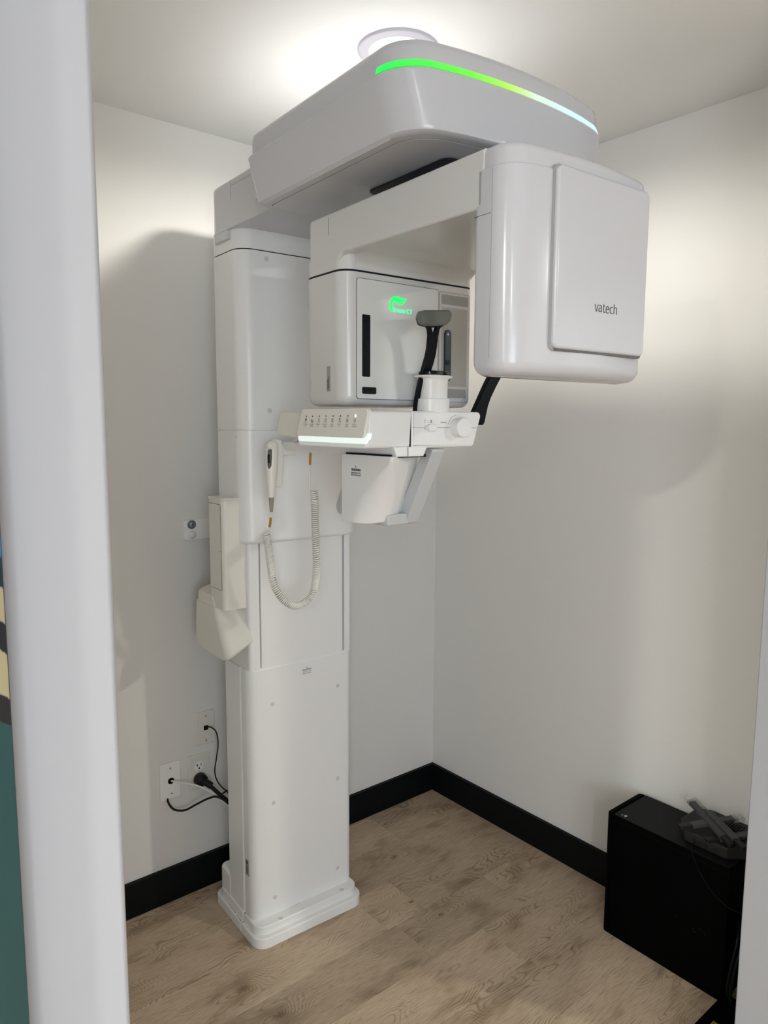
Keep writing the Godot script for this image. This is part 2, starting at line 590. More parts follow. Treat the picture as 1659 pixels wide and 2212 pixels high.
func plank(fl: Node, x0: float, z0: float, x1: float, z1: float, ox: float, len: float, off: float, flip: bool, m: Material) -> void:
	var st := SurfaceTool.new()
	st.begin(Mesh.PRIMITIVE_TRIANGLES)
	var e := 0.0011
	var top := [Vector3(x0 + e, 0, z0 + e), Vector3(x1 - e, 0, z0 + e), Vector3(x1 - e, 0, z1 - e), Vector3(x0 + e, 0, z1 - e)]
	var rim := [Vector3(x0, -0.0013, z0), Vector3(x1, -0.0013, z0), Vector3(x1, -0.0013, z1), Vector3(x0, -0.0013, z1)]
	var low := [Vector3(x0, -0.0075, z0), Vector3(x1, -0.0075, z0), Vector3(x1, -0.0075, z1), Vector3(x0, -0.0075, z1)]
	var faces := [[top[0], top[1], top[2], top[3]]]
	for i in 4:
		var j := (i + 1) % 4
		faces.append([rim[i], rim[j], top[j], top[i]])
		faces.append([low[i], low[j], rim[j], rim[i]])
	for f in faces:
		var n: Vector3 = -(f[1] - f[0]).cross(f[2] - f[0]).normalized()
		if n.y < -0.01 or (absf(n.y) < 0.01 and (n.dot(f[0] - Vector3((x0 + x1) / 2, 0, (z0 + z1) / 2)) < 0)):
			n = -n
		for k in [0, 1, 2, 0, 2, 3]:
			var p: Vector3 = f[k]
			st.set_normal(n)
			var v := clampf((p.z - z0) / 0.18, 0.01, 0.99)
			st.set_uv(Vector2((p.x - ox) / len + off, 1.0 - v if flip else v))
			st.add_vertex(p)
	var o := MeshInstance3D.new()
	o.name = "plank"
	o.mesh = st.commit()
	o.material_override = m
	fl.add_child(o, true)

# ------------------------------------------------------------------ scanner (own axes: x across, y up, z out from the wall)
func head_plan(hw: float, w0: float, wf: float, bulge: float, rf: float, r0: float) -> PackedVector2Array:
	var p := [Vector2(-hw, w0), Vector2(hw, w0), Vector2(hw, wf)]
	var r := [r0, r0, rf]
	for i in 9:
		var u := lerpf(0.6, -0.6, i / 8.0)
		p.append(Vector2(u * hw, wf + bulge * (1 - u * u)))
		r.append(0.0)
	p.append(Vector2(-hw, wf))
	r.append(rf)
	return rounded(p, r, 10)

func cap_screw(parent: Node, at: Vector3, face: Vector3, r := 0.0065) -> void:
	part("screw_cap", disc(at - face * 0.002, face, r, 0.0026, 0.0004, 16), "screw_cap", parent)

func text_side(at: Vector3) -> Transform3D:   # lettering on a face that looks along -x
	return Transform3D(Basis(Vector3(0, 0, 1), Vector3(0, 1, 0), Vector3(-1, 0, 0)), at)

func scanner() -> void:
	machine = thing("dental_scanner", "tall white dental imaging machine with C-shaped rotating arm and glowing green strip", "medical scanner")
	machine.position = HUB
	machine.rotation_degrees.y = TURN
	var m := machine
	# --- foot and lower column
	var base := part("base", ext(rr4(-0.19, 0.295, 0.196, 0.41, [0.002, 0.002, 0.04, 0.04]), XY, 0.0, 0.032, 0.001, 0.004, 4), "gloss", m)
	part("base_step", ext(rr4(-0.18, 0.2965, 0.187, 0.393, [0.002, 0.002, 0.036, 0.036]), XY, 0.028, 0.058, 0, 0.004, 4), "gloss", base)
	part("base_plate", ext(rr4(-0.19, 0.10, 0.196, 0.2935, [0.03, 0.03, 0.002, 0.002]), XY, 0.0, 0.032, 0.001, 0.004, 4), "gloss", base)
	part("base_collar", ext(rr4(-0.181, 0.118, 0.181, 0.292, [0.03, 0.03, 0.002, 0.002]), XY, 0.028, 0.062, 0, 0.005, 4), "gloss", base)
	for q in [Vector3(-0.099, 0.058, 0.384), Vector3(0.127, 0.058, 0.380)]:
		cap_screw(base, q, Vector3.UP, 0.007)
	var skirt := part("foot_skirt", ext(rr4(-0.178, 0.12, 0.178, 0.20, [0.02, 0.02, 0.004, 0.004]), XY, 0.055, 0.135, 0, 0.01), "gloss", m)
	var rear := part("cable_cover", ext(rr4(-0.1765, 0.185, 0.1855, 0.2985, [0.012, 0.012, 0.009, 0.009]), XY, 0.058, 0.842, 0.0, 0.003), "plastic", m)
	for q in [0.795, 0.52, 0.28]:
		cap_screw(rear, Vector3(-0.1745, q, 0.262), Vector3.LEFT, 0.006)
	part("dark_joint", box(-0.1715, 0.06, 0.295, 0.1805, 0.838, 0.303), "gap", m.get_node("cable_cover"))
	var low := part("column_cover", ext(rr4(-0.1755, 0.3008, 0.185, 0.355, [0.002, 0.002, 0.024, 0.03]), XY, 0.057, 0.846, 0.0, 0.008, 4), "plastic", m)
	for q in [Vector2(-0.101, 0.729), Vector2(-0.102, 0.419), Vector2(-0.102, 0.112), Vector2(0.130, 0.736), Vector2(0.129, 0.427), Vector2(0.127, 0.120)]:
		cap_screw(low, Vector3(q.x, q.y, 0.3552), Vector3.BACK)
	var wl := Transform3D(Basis(), Vector3(0.018, 0.812, 0.3551))
	part("warning_triangle", strokes([[Vector2(-0.003, 0.0), Vector2(0, 0.005), Vector2(0.003, 0.0), Vector2(-0.003, 0.0)]], 0.0007, 0.0003), "print_light", low).transform = wl.translated_local(Vector3(0, 0.004, 0))
	lettering("warning_title", "WARNING", 0.0065, "print_light", low, wl.translated_local(Vector3(0, 0.0, 0)), "Droid Sans", true)
	lettering("warning_line", "Avoid pressure", 0.0045, "print_light", low, wl.translated_local(Vector3(0, -0.006, 0)))
	lettering("warning_line", "Need clearance", 0.0045, "print_light", low, wl.translated_local(Vector3(0, -0.0115, 0)))
	var st := part("rating_sticker", box(-0.1772, 0.196, 0.312, -0.1755, 0.245, 0.330), "sticker", low)
	part("sticker_print", box(-0.1775, 0.232, 0.3145, -0.1768, 0.242, 0.3275), "print_grey", st)
	for i in 2:
		part("sticker_print", box(-0.1775, 0.200, 0.316 + i * 0.006, -0.1768, 0.226, 0.3185 + i * 0.006), "print_grey", st)
	# --- telescoping column
	var col := part("inner_column", ext(rr(-0.158, 0.20, 0.166, 0.336, 0.004), XY, 0.80, 1.30), "gap", m)
	part("front_panel", ext(rr(-0.1325, 0.30, 0.152, 0.351, 0.003), XY, 0.838, 1.30), "plastic", col)
	part("side_cover", ext(rr4(-0.172, 0.19, -0.1375, 0.353, [0.01, 0.002, 0.002, 0.012]), XY, 0.842, 1.30), "plastic", col)
	part("side_cover", ext(rr4(0.1575, 0.19, 0.181, 0.353, [0.002, 0.01, 0.008, 0.002]), XY, 0.842, 1.30), "plastic", col)
	# --- carriage that rides on the column
	var car := part("carriage", ext(rr4(-0.192, 0.20, 0.198, 0.372, [0.015, 0.015, 0.045, 0.045]), XY, 1.2165, 1.5385, 0.012, 0.0006, 4), "plastic", m)
	part("carriage_shell", ext(rr4(-0.192, 0.20, 0.198, 0.372, [0.015, 0.015, 0.045, 0.045]), XY, 1.539, 2.024, 0.0006, 0.0006), "plastic", car)
	part("carriage_cap", ext(rr4(-0.192, 0.20, 0.198, 0.372, [0.015, 0.015, 0.045, 0.045]), XY, 2.0265, 2.085, 0.0006, 0.0), "plastic", car)
	part("dark_joint", ext(rr4(-0.1905, 0.21, 0.1965, 0.3705, [0.015, 0.015, 0.044, 0.044]), XY, 2.02, 2.03), "gap", car)
	for q in [Vector2(-0.110, 2.005), Vector2(-0.106, 1.593)]:
		cap_screw(car, Vector3(q.x, q.y, 0.3722), Vector3.BACK, 0.007)
	for q in [Vector2(0.338, 1.519), Vector2(0.338, 1.257)]:
		cap_screw(car, Vector3(-0.1895, q.y, q.x), Vector3(-0.9, 0, 0.43).normalized(), 0.006)
	# --- neck block and overhead unit
	var nb := [Vector2(-0.2, 0.19), Vector2(0.2, 0.19), Vector2(0.2, 0.602), Vector2(0.262, 0.602), Vector2(0.262, 0.66), Vector2(-0.262, 0.66), Vector2(-0.262, 0.602), Vector2(-0.2, 0.602)]
	var neck := part("neck_block", ext(rounded(nb, [0.06, 0.06, 0.035, 0.0, 0.0, 0.0, 0.0, 0.035], 8), XY, 2.078, 2.206, 0.002, 0.012, 4), "shell_gloss", m)
	part("seam_line", box(-0.2005, 2.184, 0.345, -0.199, 2.185, 0.56), "faint_seam", neck)
	part("seam_line", box(-0.2005, 2.150, 0.344, -0.199, 2.200, 0.345), "faint_seam", neck)
	part("neck_drop", ext(rr4(-0.199, 0.191, 0.199, 0.325, [0.059, 0.059, 0.012, 0.012]), XY, 2.054, 2.10, 0.003, 0.0), "shell_gloss", neck)
	var prof := []
	for q in [[0.254, 0.012, 2.0625], [0.2615, 0.002, 2.068], [0.2635, 0.0, 2.074], [0.2865, 0.0, 2.158], [0.2865, 0.0, 2.161], [0.284, 0.002, 2.1645]]:
		prof.append(ring_y(head_plan(q[0], 0.602 + q[1], 1.188 - q[1], 0.034, 0.085, 0.03), q[2]))
	var head := part("overhead_unit", loft(prof), "shell_gloss", m)
	var tier := []
	for q in [[0.280, 2.160], [0.2795, 2.198], [0.2775, 2.208], [0.272, 2.214], [0.262, 2.2175], [0.240, 2.219]]:
		tier.append(ring_y(head_plan(q[0], 0.610 + 0.280 - q[0], 1.181 - (0.280 - q[0]), 0.034, 0.08 - (0.280 - q[0]), 0.03), q[1]))
	part("roof_tier", loft(tier), "shell_gloss", head)
	part("added_lid", ext(inset(head_plan(0.262, 0.63, 1.162, 0.034, 0.06, 0.03), 0.012), XY, 2.21, 2.2215, 0, 0.003), "added_lid_grey", head)  # added cover on the unseen top, grey to cut bounce onto the ceiling
	light_strip(head)
	var under := head_plan(0.236, 0.63, 1.166, 0.03, 0.075, 0.02)
	part("underside_seam", ext(inset(under, -0.0012), XY, 2.0622, 2.066), "seam", head)
	part("underside_panel", ext(under, XY, 2.0616, 2.066), "shell_gloss", head)
	part("swivel_collar", ext(rr(-0.122, 0.86, 0.122, 1.125, 0.02), XY, 2.0582, 2.0635, 0.001, 0.0), "navy", head)
	part("swivel_neck", ext(rr(-0.06, 0.90, 0.06, 1.08, 0.05), XY, 2.0, 2.058), "shell_gloss", head)
	gantry(m)
	chin_console(m)
	grips(m)
	side_housing(m)

func light_strip(head: Node) -> void:
	var pl := head_plan(0.2805, 0.61, 1.1815, 0.034, 0.081, 0.03)
	var path := PackedVector2Array()
	var rim := PackedVector2Array()
	var pin := head_plan(0.2855, 0.605, 1.187, 0.034, 0.085, 0.03)
	for i in pl.size():
		if pl[i].y > 1.09 and not (pl[i].x > 0.272):
			path.append(pl[i]); rim.append(pin[i])
	# the outline runs from the right end round to the left corner; the glow's colours are laid along its length
	if path[0].x < path[-1].x:
		path.reverse(); rim.reverse()
	var tot := 0.0
	for i in path.size() - 1:
		tot += path[i].distance_to(path[i + 1])
	var st := SurfaceTool.new()
	st.begin(Mesh.PRIMITIVE_TRIANGLES)
	var run := 0.0
	for i in path.size() - 1:
		var l := path[i].distance_to(path[i + 1])
		var ua := 1.0 - run / tot
		var ub := 1.0 - (run + l) / tot
		var e := 0.0009
		var sec := [[rim[i], rim[i + 1], 2.1635], [rim[i].lerp(path[i], 0.4), rim[i + 1].lerp(path[i + 1], 0.4), 2.170], [path[i], path[i + 1], 2.1775]]
		for k in 2:
			var a := Vector3(sec[k][0].x, sec[k][2] + e, sec[k][0].y)
			var b := Vector3(sec[k][1].x, sec[k][2] + e, sec[k][1].y)
			var c := Vector3(sec[k + 1][1].x, sec[k + 1][2] + e, sec[k + 1][1].y)
			var d := Vector3(sec[k + 1][0].x, sec[k + 1][2] + e, sec[k + 1][0].y)
			var n := (b - a).cross(d - a).normalized()
			if n.z < 0:
				n = -n
			for v in [[a, ua], [b, ub], [c, ub], [a, ua], [c, ub], [d, ua]]:
				st.set_normal(n)
				st.set_uv(Vector2(v[1], 0.5))
				st.add_vertex(v[0])
		run += l
	put("glowing_light_strip", st.commit(), "strip_glow", head).set_meta("label", "light strip glowing from green to white")

func gantry(m: Node) -> void:
	var hw := 0.1955
	# arm: a thick slab, rounded rims
	var arm := part("gantry_arm", ext(rounded([Vector2(0.742, 1.906), Vector2(0.858, 1.906), Vector2(0.873, 1.9205), Vector2(1.30, 1.916), Vector2(1.30, 2.011), Vector2(0.742, 2.011)], [0.0, 0.01, 0.02, 0.0, 0.0, 0.010], 6), XU, -hw, hw, 0.005, 0.005, 4), "tube_shell", m)
	var cove := [Vector2(0.870, 1.8895), Vector2(0.8795, 1.8895)]
	for i in 9:
		var a := PI / 2 * i / 8.0
		cove.append(Vector2(0.8795 + 0.046 * (1 - cos(a)), 1.8895 + 0.0315 * sin(a)))
	cove.append(Vector2(0.870, 1.924))
	part("arm_cove", ext(PackedVector2Array(cove), XU, -hw + 0.030, hw - 0.030), "tube_shell", arm)
	part("seam_line", box(-hw - 0.0003, 1.965, 0.822, -hw + 0.004, 2.004, 0.8232), "seam", arm)
	# tube head at the column end
	var th := part("tube_head", ext(rr4(-hw, 0.695, hw, 0.88, [0.055, 0.055, 0.035, 0.035]), XY, 1.598, 1.8845, 0.022, 0.001, 5), "tube_shell", m)
	part("dark_joint", ext(rr4(-hw + 0.0012, 0.70, hw - 0.0012, 0.8788, [0.05, 0.05, 0.034, 0.034]), XY, 1.880, 1.893), "gap", th)
	part("tube_head_cap", ext(rr4(-hw + 0.0004, 0.695, hw - 0.0004, 0.8798, [0.055, 0.055, 0.035, 0.035]), XY, 1.8885, 1.9225, 0.001, 0.0), "tube_shell", th)
	var f := 0.88
	part("panel_seam", ext(rr(-0.1622, 1.6118, 0.0732, 1.8722, 0.0072), XZ, f - 0.003, f + 0.0006), "seam", th)
	part("glossy_front_panel", ext(rr(-0.161, 1.613, 0.072, 1.871, 0.006), XZ, f - 0.003, f + 0.0014, 0, 0.0005), "mirror_gloss", th)
	part("panel_seam", ext(rr(0.0748, 1.6108, 0.1742, 1.8692, 0.0062), XZ, f - 0.003, f + 0.0004), "faint_seam", th)
	part("side_front_panel", ext(rr(0.076, 1.612, 0.173, 1.868, 0.005), XZ, f - 0.003, f + 0.0012, 0, 0.0005), "shell_gloss", th)
	part("sensor_window", ext(rr(-0.1475, 1.661, -0.1255, 1.7955, 0.003), XZ, f, f + 0.0022, 0, 0.0006), "window_dark", th)
	part("sensor_window", ext(rr(-0.1475, 1.6235, -0.1085, 1.6385, 0.003), XZ, f, f + 0.0022, 0, 0.0006), "window_dark", th)
	part("grey_window", ext(rr(0.082, 1.8405, 0.1675, 1.8625, 0.003), XZ, f, f + 0.0018), "window_grey", th)
	part("grey_window", ext(rr(0.082, 1.621, 0.1635, 1.6425, 0.003), XZ, f, f + 0.0018), "window_grey", th)
	part("tall_window", ext(rr(0.083, 1.648, 0.1655, 1.8335, 0.002), XZ, f, f + 0.0016), "window_mid", th)
	var strap := part("dark_slot", ext(rr(0.0915, 1.66, 0.1115, 1.781, 0.0098, 8), XZ, f + 0.001, f + 0.006, 0, 0.0015), "teal_dark", th)
	part("slot_dot", disc(Vector3(0.100, 1.7705, f + 0.0055), Vector3.BACK, 0.0026, 0.001), "badge_white", strap)
	part("slot_clip", ext(rr(0.0935, 1.6985, 0.1060, 1.7105, 0.002), XZ, f + 0.005, f + 0.0075), "navy", strap)
	cap_screw(th, Vector3(-0.044, 1.655, f + 0.0016), Vector3.BACK, 0.0012)
	var lg := []
	for q in [Vector2(945, 1028), Vector2(927, 975), Vector2(919, 915), Vector2(924, 860), Vector2(945, 805), Vector2(985, 757), Vector2(1035, 737), Vector2(1085, 742), Vector2(1130, 768), Vector2(1185, 792), Vector2(1258, 795), Vector2(1244, 835), Vector2(1215, 876), Vector2(1175, 906), Vector2(1130, 914), Vector2(1075, 890), Vector2(1012, 832), Vector2(990, 860), Vector2(981, 900), Vector2(983, 960), Vector2(1002, 1026)]:
		lg.append(Vector2(-0.073 + (740 + q.x * 0.1085 - 840.2) * 0.001324, 1.825 - 0.001037 * (560 + q.y * 0.1085 - 655.7) + 0.000152 * (740 + q.x * 0.1085 - 840.2)))
	part("glowing_leaf_logo", ext(PackedVector2Array(lg), XZ, f + 0.001, f + 0.0021), "logo_glow", th).set_meta("label", "glowing green leaf logo")
	lettering("glowing_logo_lettering", "Green CT", 0.0135, "letter_glow", th, Transform3D(Basis(), Vector3(-0.0375, 1.8125, f + 0.0018)), "Droid Sans", true)
	var sk := part("serial_sticker", box(-hw - 0.0004, 1.629, 0.8125, -hw + 0.001, 1.6845, 0.8275), "sticker", th)
	for i in 2:
		part("sticker_print", box(-hw - 0.0006, 1.634, 0.816 + i * 0.0045, -hw, 1.662 - 0.006 * (1 - i), 0.8175 + i * 0.0045), "print_dark", sk)
	# detector head at the free end
	var dp := head_plan(hw, 1.277, 1.360, 0.018, 0.05, 0.012)
	var det := part("detector_head", ext(dp, XY, 1.639, 1.978, 0.024, 0.003, 6), "shell_gloss", m)
	part("trim_band", ext(head_plan(hw - 0.0025, 1.279, 1.3555, 0.018, 0.046, 0.012), XY, 1.96, 2.013, 0.0, 0.012, 5), "shell_gloss", det)
	part("seam_line", box(-hw - 0.0002, 1.668, 1.3200, -hw + 0.003, 1.974, 1.3209), "faint_seam", det)
	part("seam_line", box(-hw - 0.0002, 1.9035, 1.279, -hw + 0.003, 1.9045, 1.318), "seam", det)
	part("panel_shadow_gap", ext(rr(-0.1085, 1.682, 0.1545, 1.986, 0.012), XZ, 1.350, 1.3765), "faint_seam", det)
	part("panel_shadow_gap", ext(rr(-0.098, 1.6825, 0.146, 1.69, 0.002), XZ, 1.350, 1.3795), "seam", det)
	part("brand_panel", ext(rr(-0.105, 1.686, 0.152, 1.984, 0.012), XZ, 1.350, 1.3835, 0, 0.0045, 4), "shell_gloss", det)
	lettering("brand_lettering", "vatech", 0.0225, "print_grey", det, Transform3D(Basis(), Vector3(0.0325, 1.7635, 1.3836)))
	part("grey_window", ext(rr(-0.10, 1.67, 0.10, 1.87, 0.006), XZ, 1.2755, 1.279), "window_grey", det)

func icon_lines(i: int) -> Array:
	match i:
		0: return [[Vector2(-4, -5), Vector2(-3, 5), Vector2(4, 5), Vector2(4, 0), Vector2(-2, 0)], [Vector2(-2, 2.5), Vector2(4, 2.5)], [Vector2(0, 5), Vector2(0, 0)]]
		1: return [[Vector2(-3, 5), Vector2(-4, -5), Vector2(4, -5), Vector2(4, 1), Vector2(-3, 1)], [Vector2(-2, -2), Vector2(4, -2)], [Vector2(0, -5), Vector2(0, 1)]]
		2: return [arcs(Vector2(1.5, 1), 2.5, 4, 0, 180), [Vector2(4, 1), Vector2(3.5, -5)], [Vector2(-1, 1), Vector2(-1.5, -2), Vector2(-5, -5)]]
		3: return [arcs(Vector2(1.5, 1), 2.5, 4, 0, 180), [Vector2(4, 1), Vector2(4.5, -5)], [Vector2(-1, 1), Vector2(-0.5, -4), Vector2(-5, -4)]]
		4: return [[Vector2(0, 5), Vector2(0, 2)], [Vector2(0, -5), Vector2(0, -2)], [Vector2(-5, 0), Vector2(-2, 0)], [Vector2(5, 0), Vector2(2, 0)], [Vector2(-3, 4), Vector2(-1.5, 2)], [Vector2(3, 4), Vector2(1.5, 2)], [Vector2(-3, -4), Vector2(-1.5, -2)], [Vector2(3, -4), Vector2(1.5, -2)]]
		5: return [[Vector2(-3, 4), Vector2(0, 6), Vector2(3, 4)], arcs(Vector2(0, 1), 2.4, 3, 0, 360, 10), [Vector2(-1, -2), Vector2(-4, -5)], [Vector2(1, -2), Vector2(4, -5)]]
		6: return [arcs(Vector2(0, 2), 2.4, 3, 0, 360, 10), [Vector2(-4, 0), Vector2(4, 0)], [Vector2(-1, -1), Vector2(-4, -5)], [Vector2(1, -1), Vector2(4, -5)]]
	return [arcs(Vector2(0, 1), 3.5, 5, 150, 390, 12)]

func chin_console(m: Node) -> void:
	var XUc := XU
	var con := part("chin_rest_console", ext(rounded([Vector2(0.655, 1.505), Vector2(0.951, 1.505), Vector2(0.9565, 1.5855), Vector2(0.675, 1.5855)], [0.006, 0.008, 0.006, 0.006], 4), XU, -0.181, -0.0672, 0.003, 0.002), "plastic", m)
	var rp := rounded([Vector2(-0.0652, 1.505), Vector2(0.124, 1.505), Vector2(0.150, 1.5865), Vector2(-0.0652, 1.5865)], [0.003, 0.010, 0.010, 0.003], 5)
	part("console_body", ext(rp, XZ, 0.80, 0.9555, 0.004, 0.005, 4), "plastic", con)
	part("dark_joint", box(-0.0675, 1.508, 0.70, -0.065, 1.583, 0.9525), "gap", con)
	part("console_core", box(-0.10, 1.512, 0.70, 0.10, 1.58, 0.82), "plastic", con)
	part("console_arm", ext(rounded([Vector2(0.520, 1.527), Vector2(0.70, 1.517), Vector2(0.70, 1.583), Vector2(0.545, 1.588)], [0.008, 0.0, 0.0, 0.006], 5), XU, -0.168, -0.075, 0.004, 0.004), "ivory_plastic", con)
	# faint parting line on the front
	part("seam_line", box(-0.0632, 1.5492, 0.95, -0.0305, 1.5500, 0.9557), "faint_seam", con)
	part("seam_line", box(0.0020, 1.5492, 0.95, 0.049, 1.5500, 0.9557), "seam", con)
	part("seam_line", box(0.0895, 1.5492, 0.95, 0.1375, 1.5500, 0.9557), "seam", con)
	# tilted key panel with icons
	var pan := part("key_panel", ext(rounded([Vector2(0.656, 1.5285), Vector2(0.941, 1.5265), Vector2(0.9605, 1.590), Vector2(0.686, 1.592)], [0.007, 0.012, 0.008, 0.007], 5), XU, -0.1865, -0.178, 0.002, 0.0), "cream_plastic", con)
	var names := [["COLUMN", "UP"], ["COLUMN", "DOWN"], ["CHINREST", "UP"], ["CHINREST", "DOWN"], ["BEAM", "ON/OFF"], ["BEAM", "UP"], ["BEAM", "DOWN"], ["READY", "RETURN"]]
	var ws := [0.7075, 0.7355, 0.765, 0.794, 0.824, 0.854, 0.884, 0.913]
	for i in 8:
		var x := -0.1866
		part("indicator_dot" if i < 7 else "indicator_light_glow", disc(Vector3(x + 0.001, 1.5745, ws[i]), Vector3.LEFT, 0.0017 if i < 7 else 0.0030, 0.0013), "print_dark" if i < 7 else "dot_glow", pan)
		part("key_icon", strokes(icon_lines(i), 0.0009, 0.0003, 0.0009), "print_grey", pan).transform = text_side(Vector3(x, 1.5648, ws[i] - 0.003))
		for k in 2:
			lettering("key_caption", names[i][k], 0.0044, "print_light", pan, text_side(Vector3(x + 0.0003, 1.5558 - 0.0045 * k, ws[i] - 0.006)))
	part("light_bar_base", ext(rounded([Vector2(0.668, 1.5055), Vector2(0.945, 1.505), Vector2(0.949, 1.5155), Vector2(0.6655, 1.5165)], [0.006, 0.009, 0.0, 0.0], 4), XU, -0.1845, -0.175, 0.003, 0.0, 4), "led_low", con)
	part("glowing_light_bar", ext(PackedVector2Array([Vector2(0.6655, 1.5165), Vector2(0.949, 1.5155), Vector2(0.9575, 1.537), Vector2(0.953, 1.5375), Vector2(0.943, 1.5262), Vector2(0.663, 1.5275)]), XU, -0.1845, -0.175), "led_bar", con)
	# slider and dial on the front
	part("slider_slot", ext(rr(-0.0300, 1.5445, -0.001, 1.5545, 0.0045), XZ, 0.95, 0.9559), "screw_cap", con)
	part("slider", ext(rr(-0.0235, 1.5415, 0.0020, 1.5575, 0.0065), XZ, 0.954, 0.966, 0, 0.0025), "plastic", con)
	part("pressure_dial", disc(Vector3(0.0690, 1.550, 0.954), Vector3.BACK, 0.0225, 0.0285, 0.0015, 40), "plastic", con)
	part("dial_mark", strokes([arcs(Vector2(0.069, 1.550), 0.0275, 0.0285, 95, 165, 10), [Vector2(0.064, 1.5785), Vector2(0.0665, 1.578)]], 0.0005, 0.0003), "print_grey", con).position.z = 0.9556
	lettering("dial_caption", "PRESSURE", 0.0040, "print_light", con, Transform3D(Basis(), Vector3(0.0285, 1.5612, 0.9555)))
	part("slider_icon", strokes([arcs(Vector2(-0.0265, 1.5635), 0.0022, 0.0034, 20, 250, 8)], 0.0006, 0.0003), "print_grey", con).position.z = 0.9556
	part("slider_icon", strokes([arcs(Vector2(-0.0095, 1.5635), 0.0022, 0.0034, 0, 360, 10), [Vector2(-0.0095, 1.5665), Vector2(-0.0095, 1.5605)]], 0.0006, 0.0003), "print_grey", con).position.z = 0.9556
	part("slider_icon", strokes([[Vector2(-0.0200, 1.562), Vector2(-0.0160, 1.562)]], 0.0005, 0.0003), "print_light", con).position.z = 0.9556
	# carrying beam underneath
	var beam := part("support_beam", ext(rounded([Vector2(-0.116, 1.5075), Vector2(-0.106, 1.4855), Vector2(-0.0752, 1.4855), Vector2(-0.0752, 1.5075)], [0, 0.003, 0, 0], 3), XZ, 0.36, 0.956, 0, 0.003), "plastic", m)
	part("beam_half", ext(rounded([Vector2(-0.0732, 1.5075), Vector2(-0.0732, 1.4855), Vector2(-0.030, 1.4855), Vector2(-0.0185, 1.5075)], [0, 0, 0.003, 0], 3), XZ, 0.36, 0.956, 0, 0.003), "plastic", beam)
	part("dark_joint", box(-0.0755, 1.487, 0.37, -0.073, 1.506, 0.953), "gap", beam)
	# chin post with bite tray
	var c := Vector3(0.0215, 0, 0.926)
	var oval := func(rx: float, rz: float, y: float) -> PackedVector3Array:
		var o := PackedVector3Array()
		for i in 40:
			var a := TAU * i / 40
			o.append(c + Vector3(signf(cos(a)) * pow(absf(cos(a)), 0.75) * rx, y, signf(sin(a)) * pow(absf(sin(a)), 0.75) * rz))
		return o
	var post := part("chin_post", loft([oval.call(0.0385, 0.029, 1.580), oval.call(0.0385, 0.029, 1.6145), oval.call(0.0375, 0.028, 1.6155)]), "plastic", m)
	part("post_sleeve", loft([oval.call(0.0335, 0.0255, 1.612), oval.call(0.0335, 0.0255, 1.655), oval.call(0.036, 0.027, 1.660), oval.call(0.047, 0.030, 1.664), oval.call(0.0475, 0.0305, 1.6665), oval.call(0.044, 0.029, 1.668)]), "plastic", post)
	part("bite_tray", loft([oval.call(0.034, 0.025, 1.667), oval.call(0.036, 0.026, 1.669), oval.call(0.036, 0.026, 1.6755), oval.call(0.034, 0.024, 1.6775)]), "window_dark", post)
	# temple supports
	var sp := rounded([Vector2(-0.0545, 1.583), Vector2(-0.0515, 1.615), Vector2(-0.0465, 1.641), Vector2(-0.0395, 1.667), Vector2(-0.0325, 1.690), Vector2(-0.0265, 1.709), Vector2(-0.0230, 1.728), Vector2(-0.0217, 1.753), Vector2(-0.0240, 1.765), Vector2(-0.0315, 1.775), Vector2(-0.0185, 1.778), Vector2(-0.0085, 1.7535), Vector2(0.0015, 1.778), Vector2(0.0175, 1.778), Vector2(0.0085, 1.768), Vector2(0.0055, 1.755), Vector2(0.0035, 1.732), Vector2(0.0010, 1.713), Vector2(-0.0040, 1.695), Vector2(-0.0120, 1.672), Vector2(-0.0255, 1.640), Vector2(-0.0355, 1.612), Vector2(-0.0395, 1.583)], [0.004, 0.004, 0.004, 0.004, 0.004, 0.004, 0.004, 0.004, 0.004, 0.0, 0.0, 0.0, 0.0, 0.0, 0.004, 0.004, 0.004, 0.004, 0.004, 0.004, 0.004, 0.004, 0.004], 2)
	var ts := part("temple_support", lean(ext(sp, XZ, 0.953, 0.962, 0.001, 0.002)), "black_plastic", m)
	part("temple_pad", ext(rounded([Vector2(-0.0568, 1.789), Vector2(-0.0503, 1.802), Vector2(0.0231, 1.809), Vector2(0.0320, 1.803), Vector2(0.0278, 1.786), Vector2(0.0137, 1.775), Vector2(-0.0239, 1.7715), Vector2(-0.0484, 1.774)], [0.008, 0.008, 0.006, 0.006, 0.008, 0.01, 0.02, 0.01], 5), XZ, 0.953, 0.977, 0.003, 0.004, 4), "pad_grey", ts)
	part("pad_back", ext(rounded([Vector2(-0.0468, 1.789), Vector2(-0.0398, 1.803), Vector2(0.0309, 1.809), Vector2(0.0393, 1.803), Vector2(0.0365, 1.787), Vector2(0.0235, 1.7745), Vector2(-0.0137, 1.7705), Vector2(-0.0398, 1.774)], [0.008, 0.008, 0.006, 0.006, 0.008, 0.01, 0.02, 0.01], 5), XZ, 0.940, 0.954, 0.003, 0.002, 3), "black_plastic", ts)
	var s2 := rounded([Vector2(0.155, 1.588), Vector2(0.174, 1.620), Vector2(0.192, 1.651), Vector2(0.212, 1.682), Vector2(0.232, 1.735), Vector2(0.262, 1.735), Vector2(0.247, 1.676), Vector2(0.228, 1.649), Vector2(0.211, 1.622), Vector2(0.202, 1.602), Vector2(0.196, 1.580), Vector2(0.192, 1.564), Vector2(0.187, 1.556), Vector2(0.178, 1.556), Vector2(0.172, 1.570), Vector2(0.155, 1.572)], [0.003], 2)
	part("temple_support", ext(s2, XZ, 0.908, 0.924, 0.003, 0.003), "black_plastic", m)
	part("hinge_arm", ext(rr(0.130, 1.56, 0.186, 1.584, 0.004), XZ, 0.89, 0.908), "black_plastic", m.get_node("temple_support"))

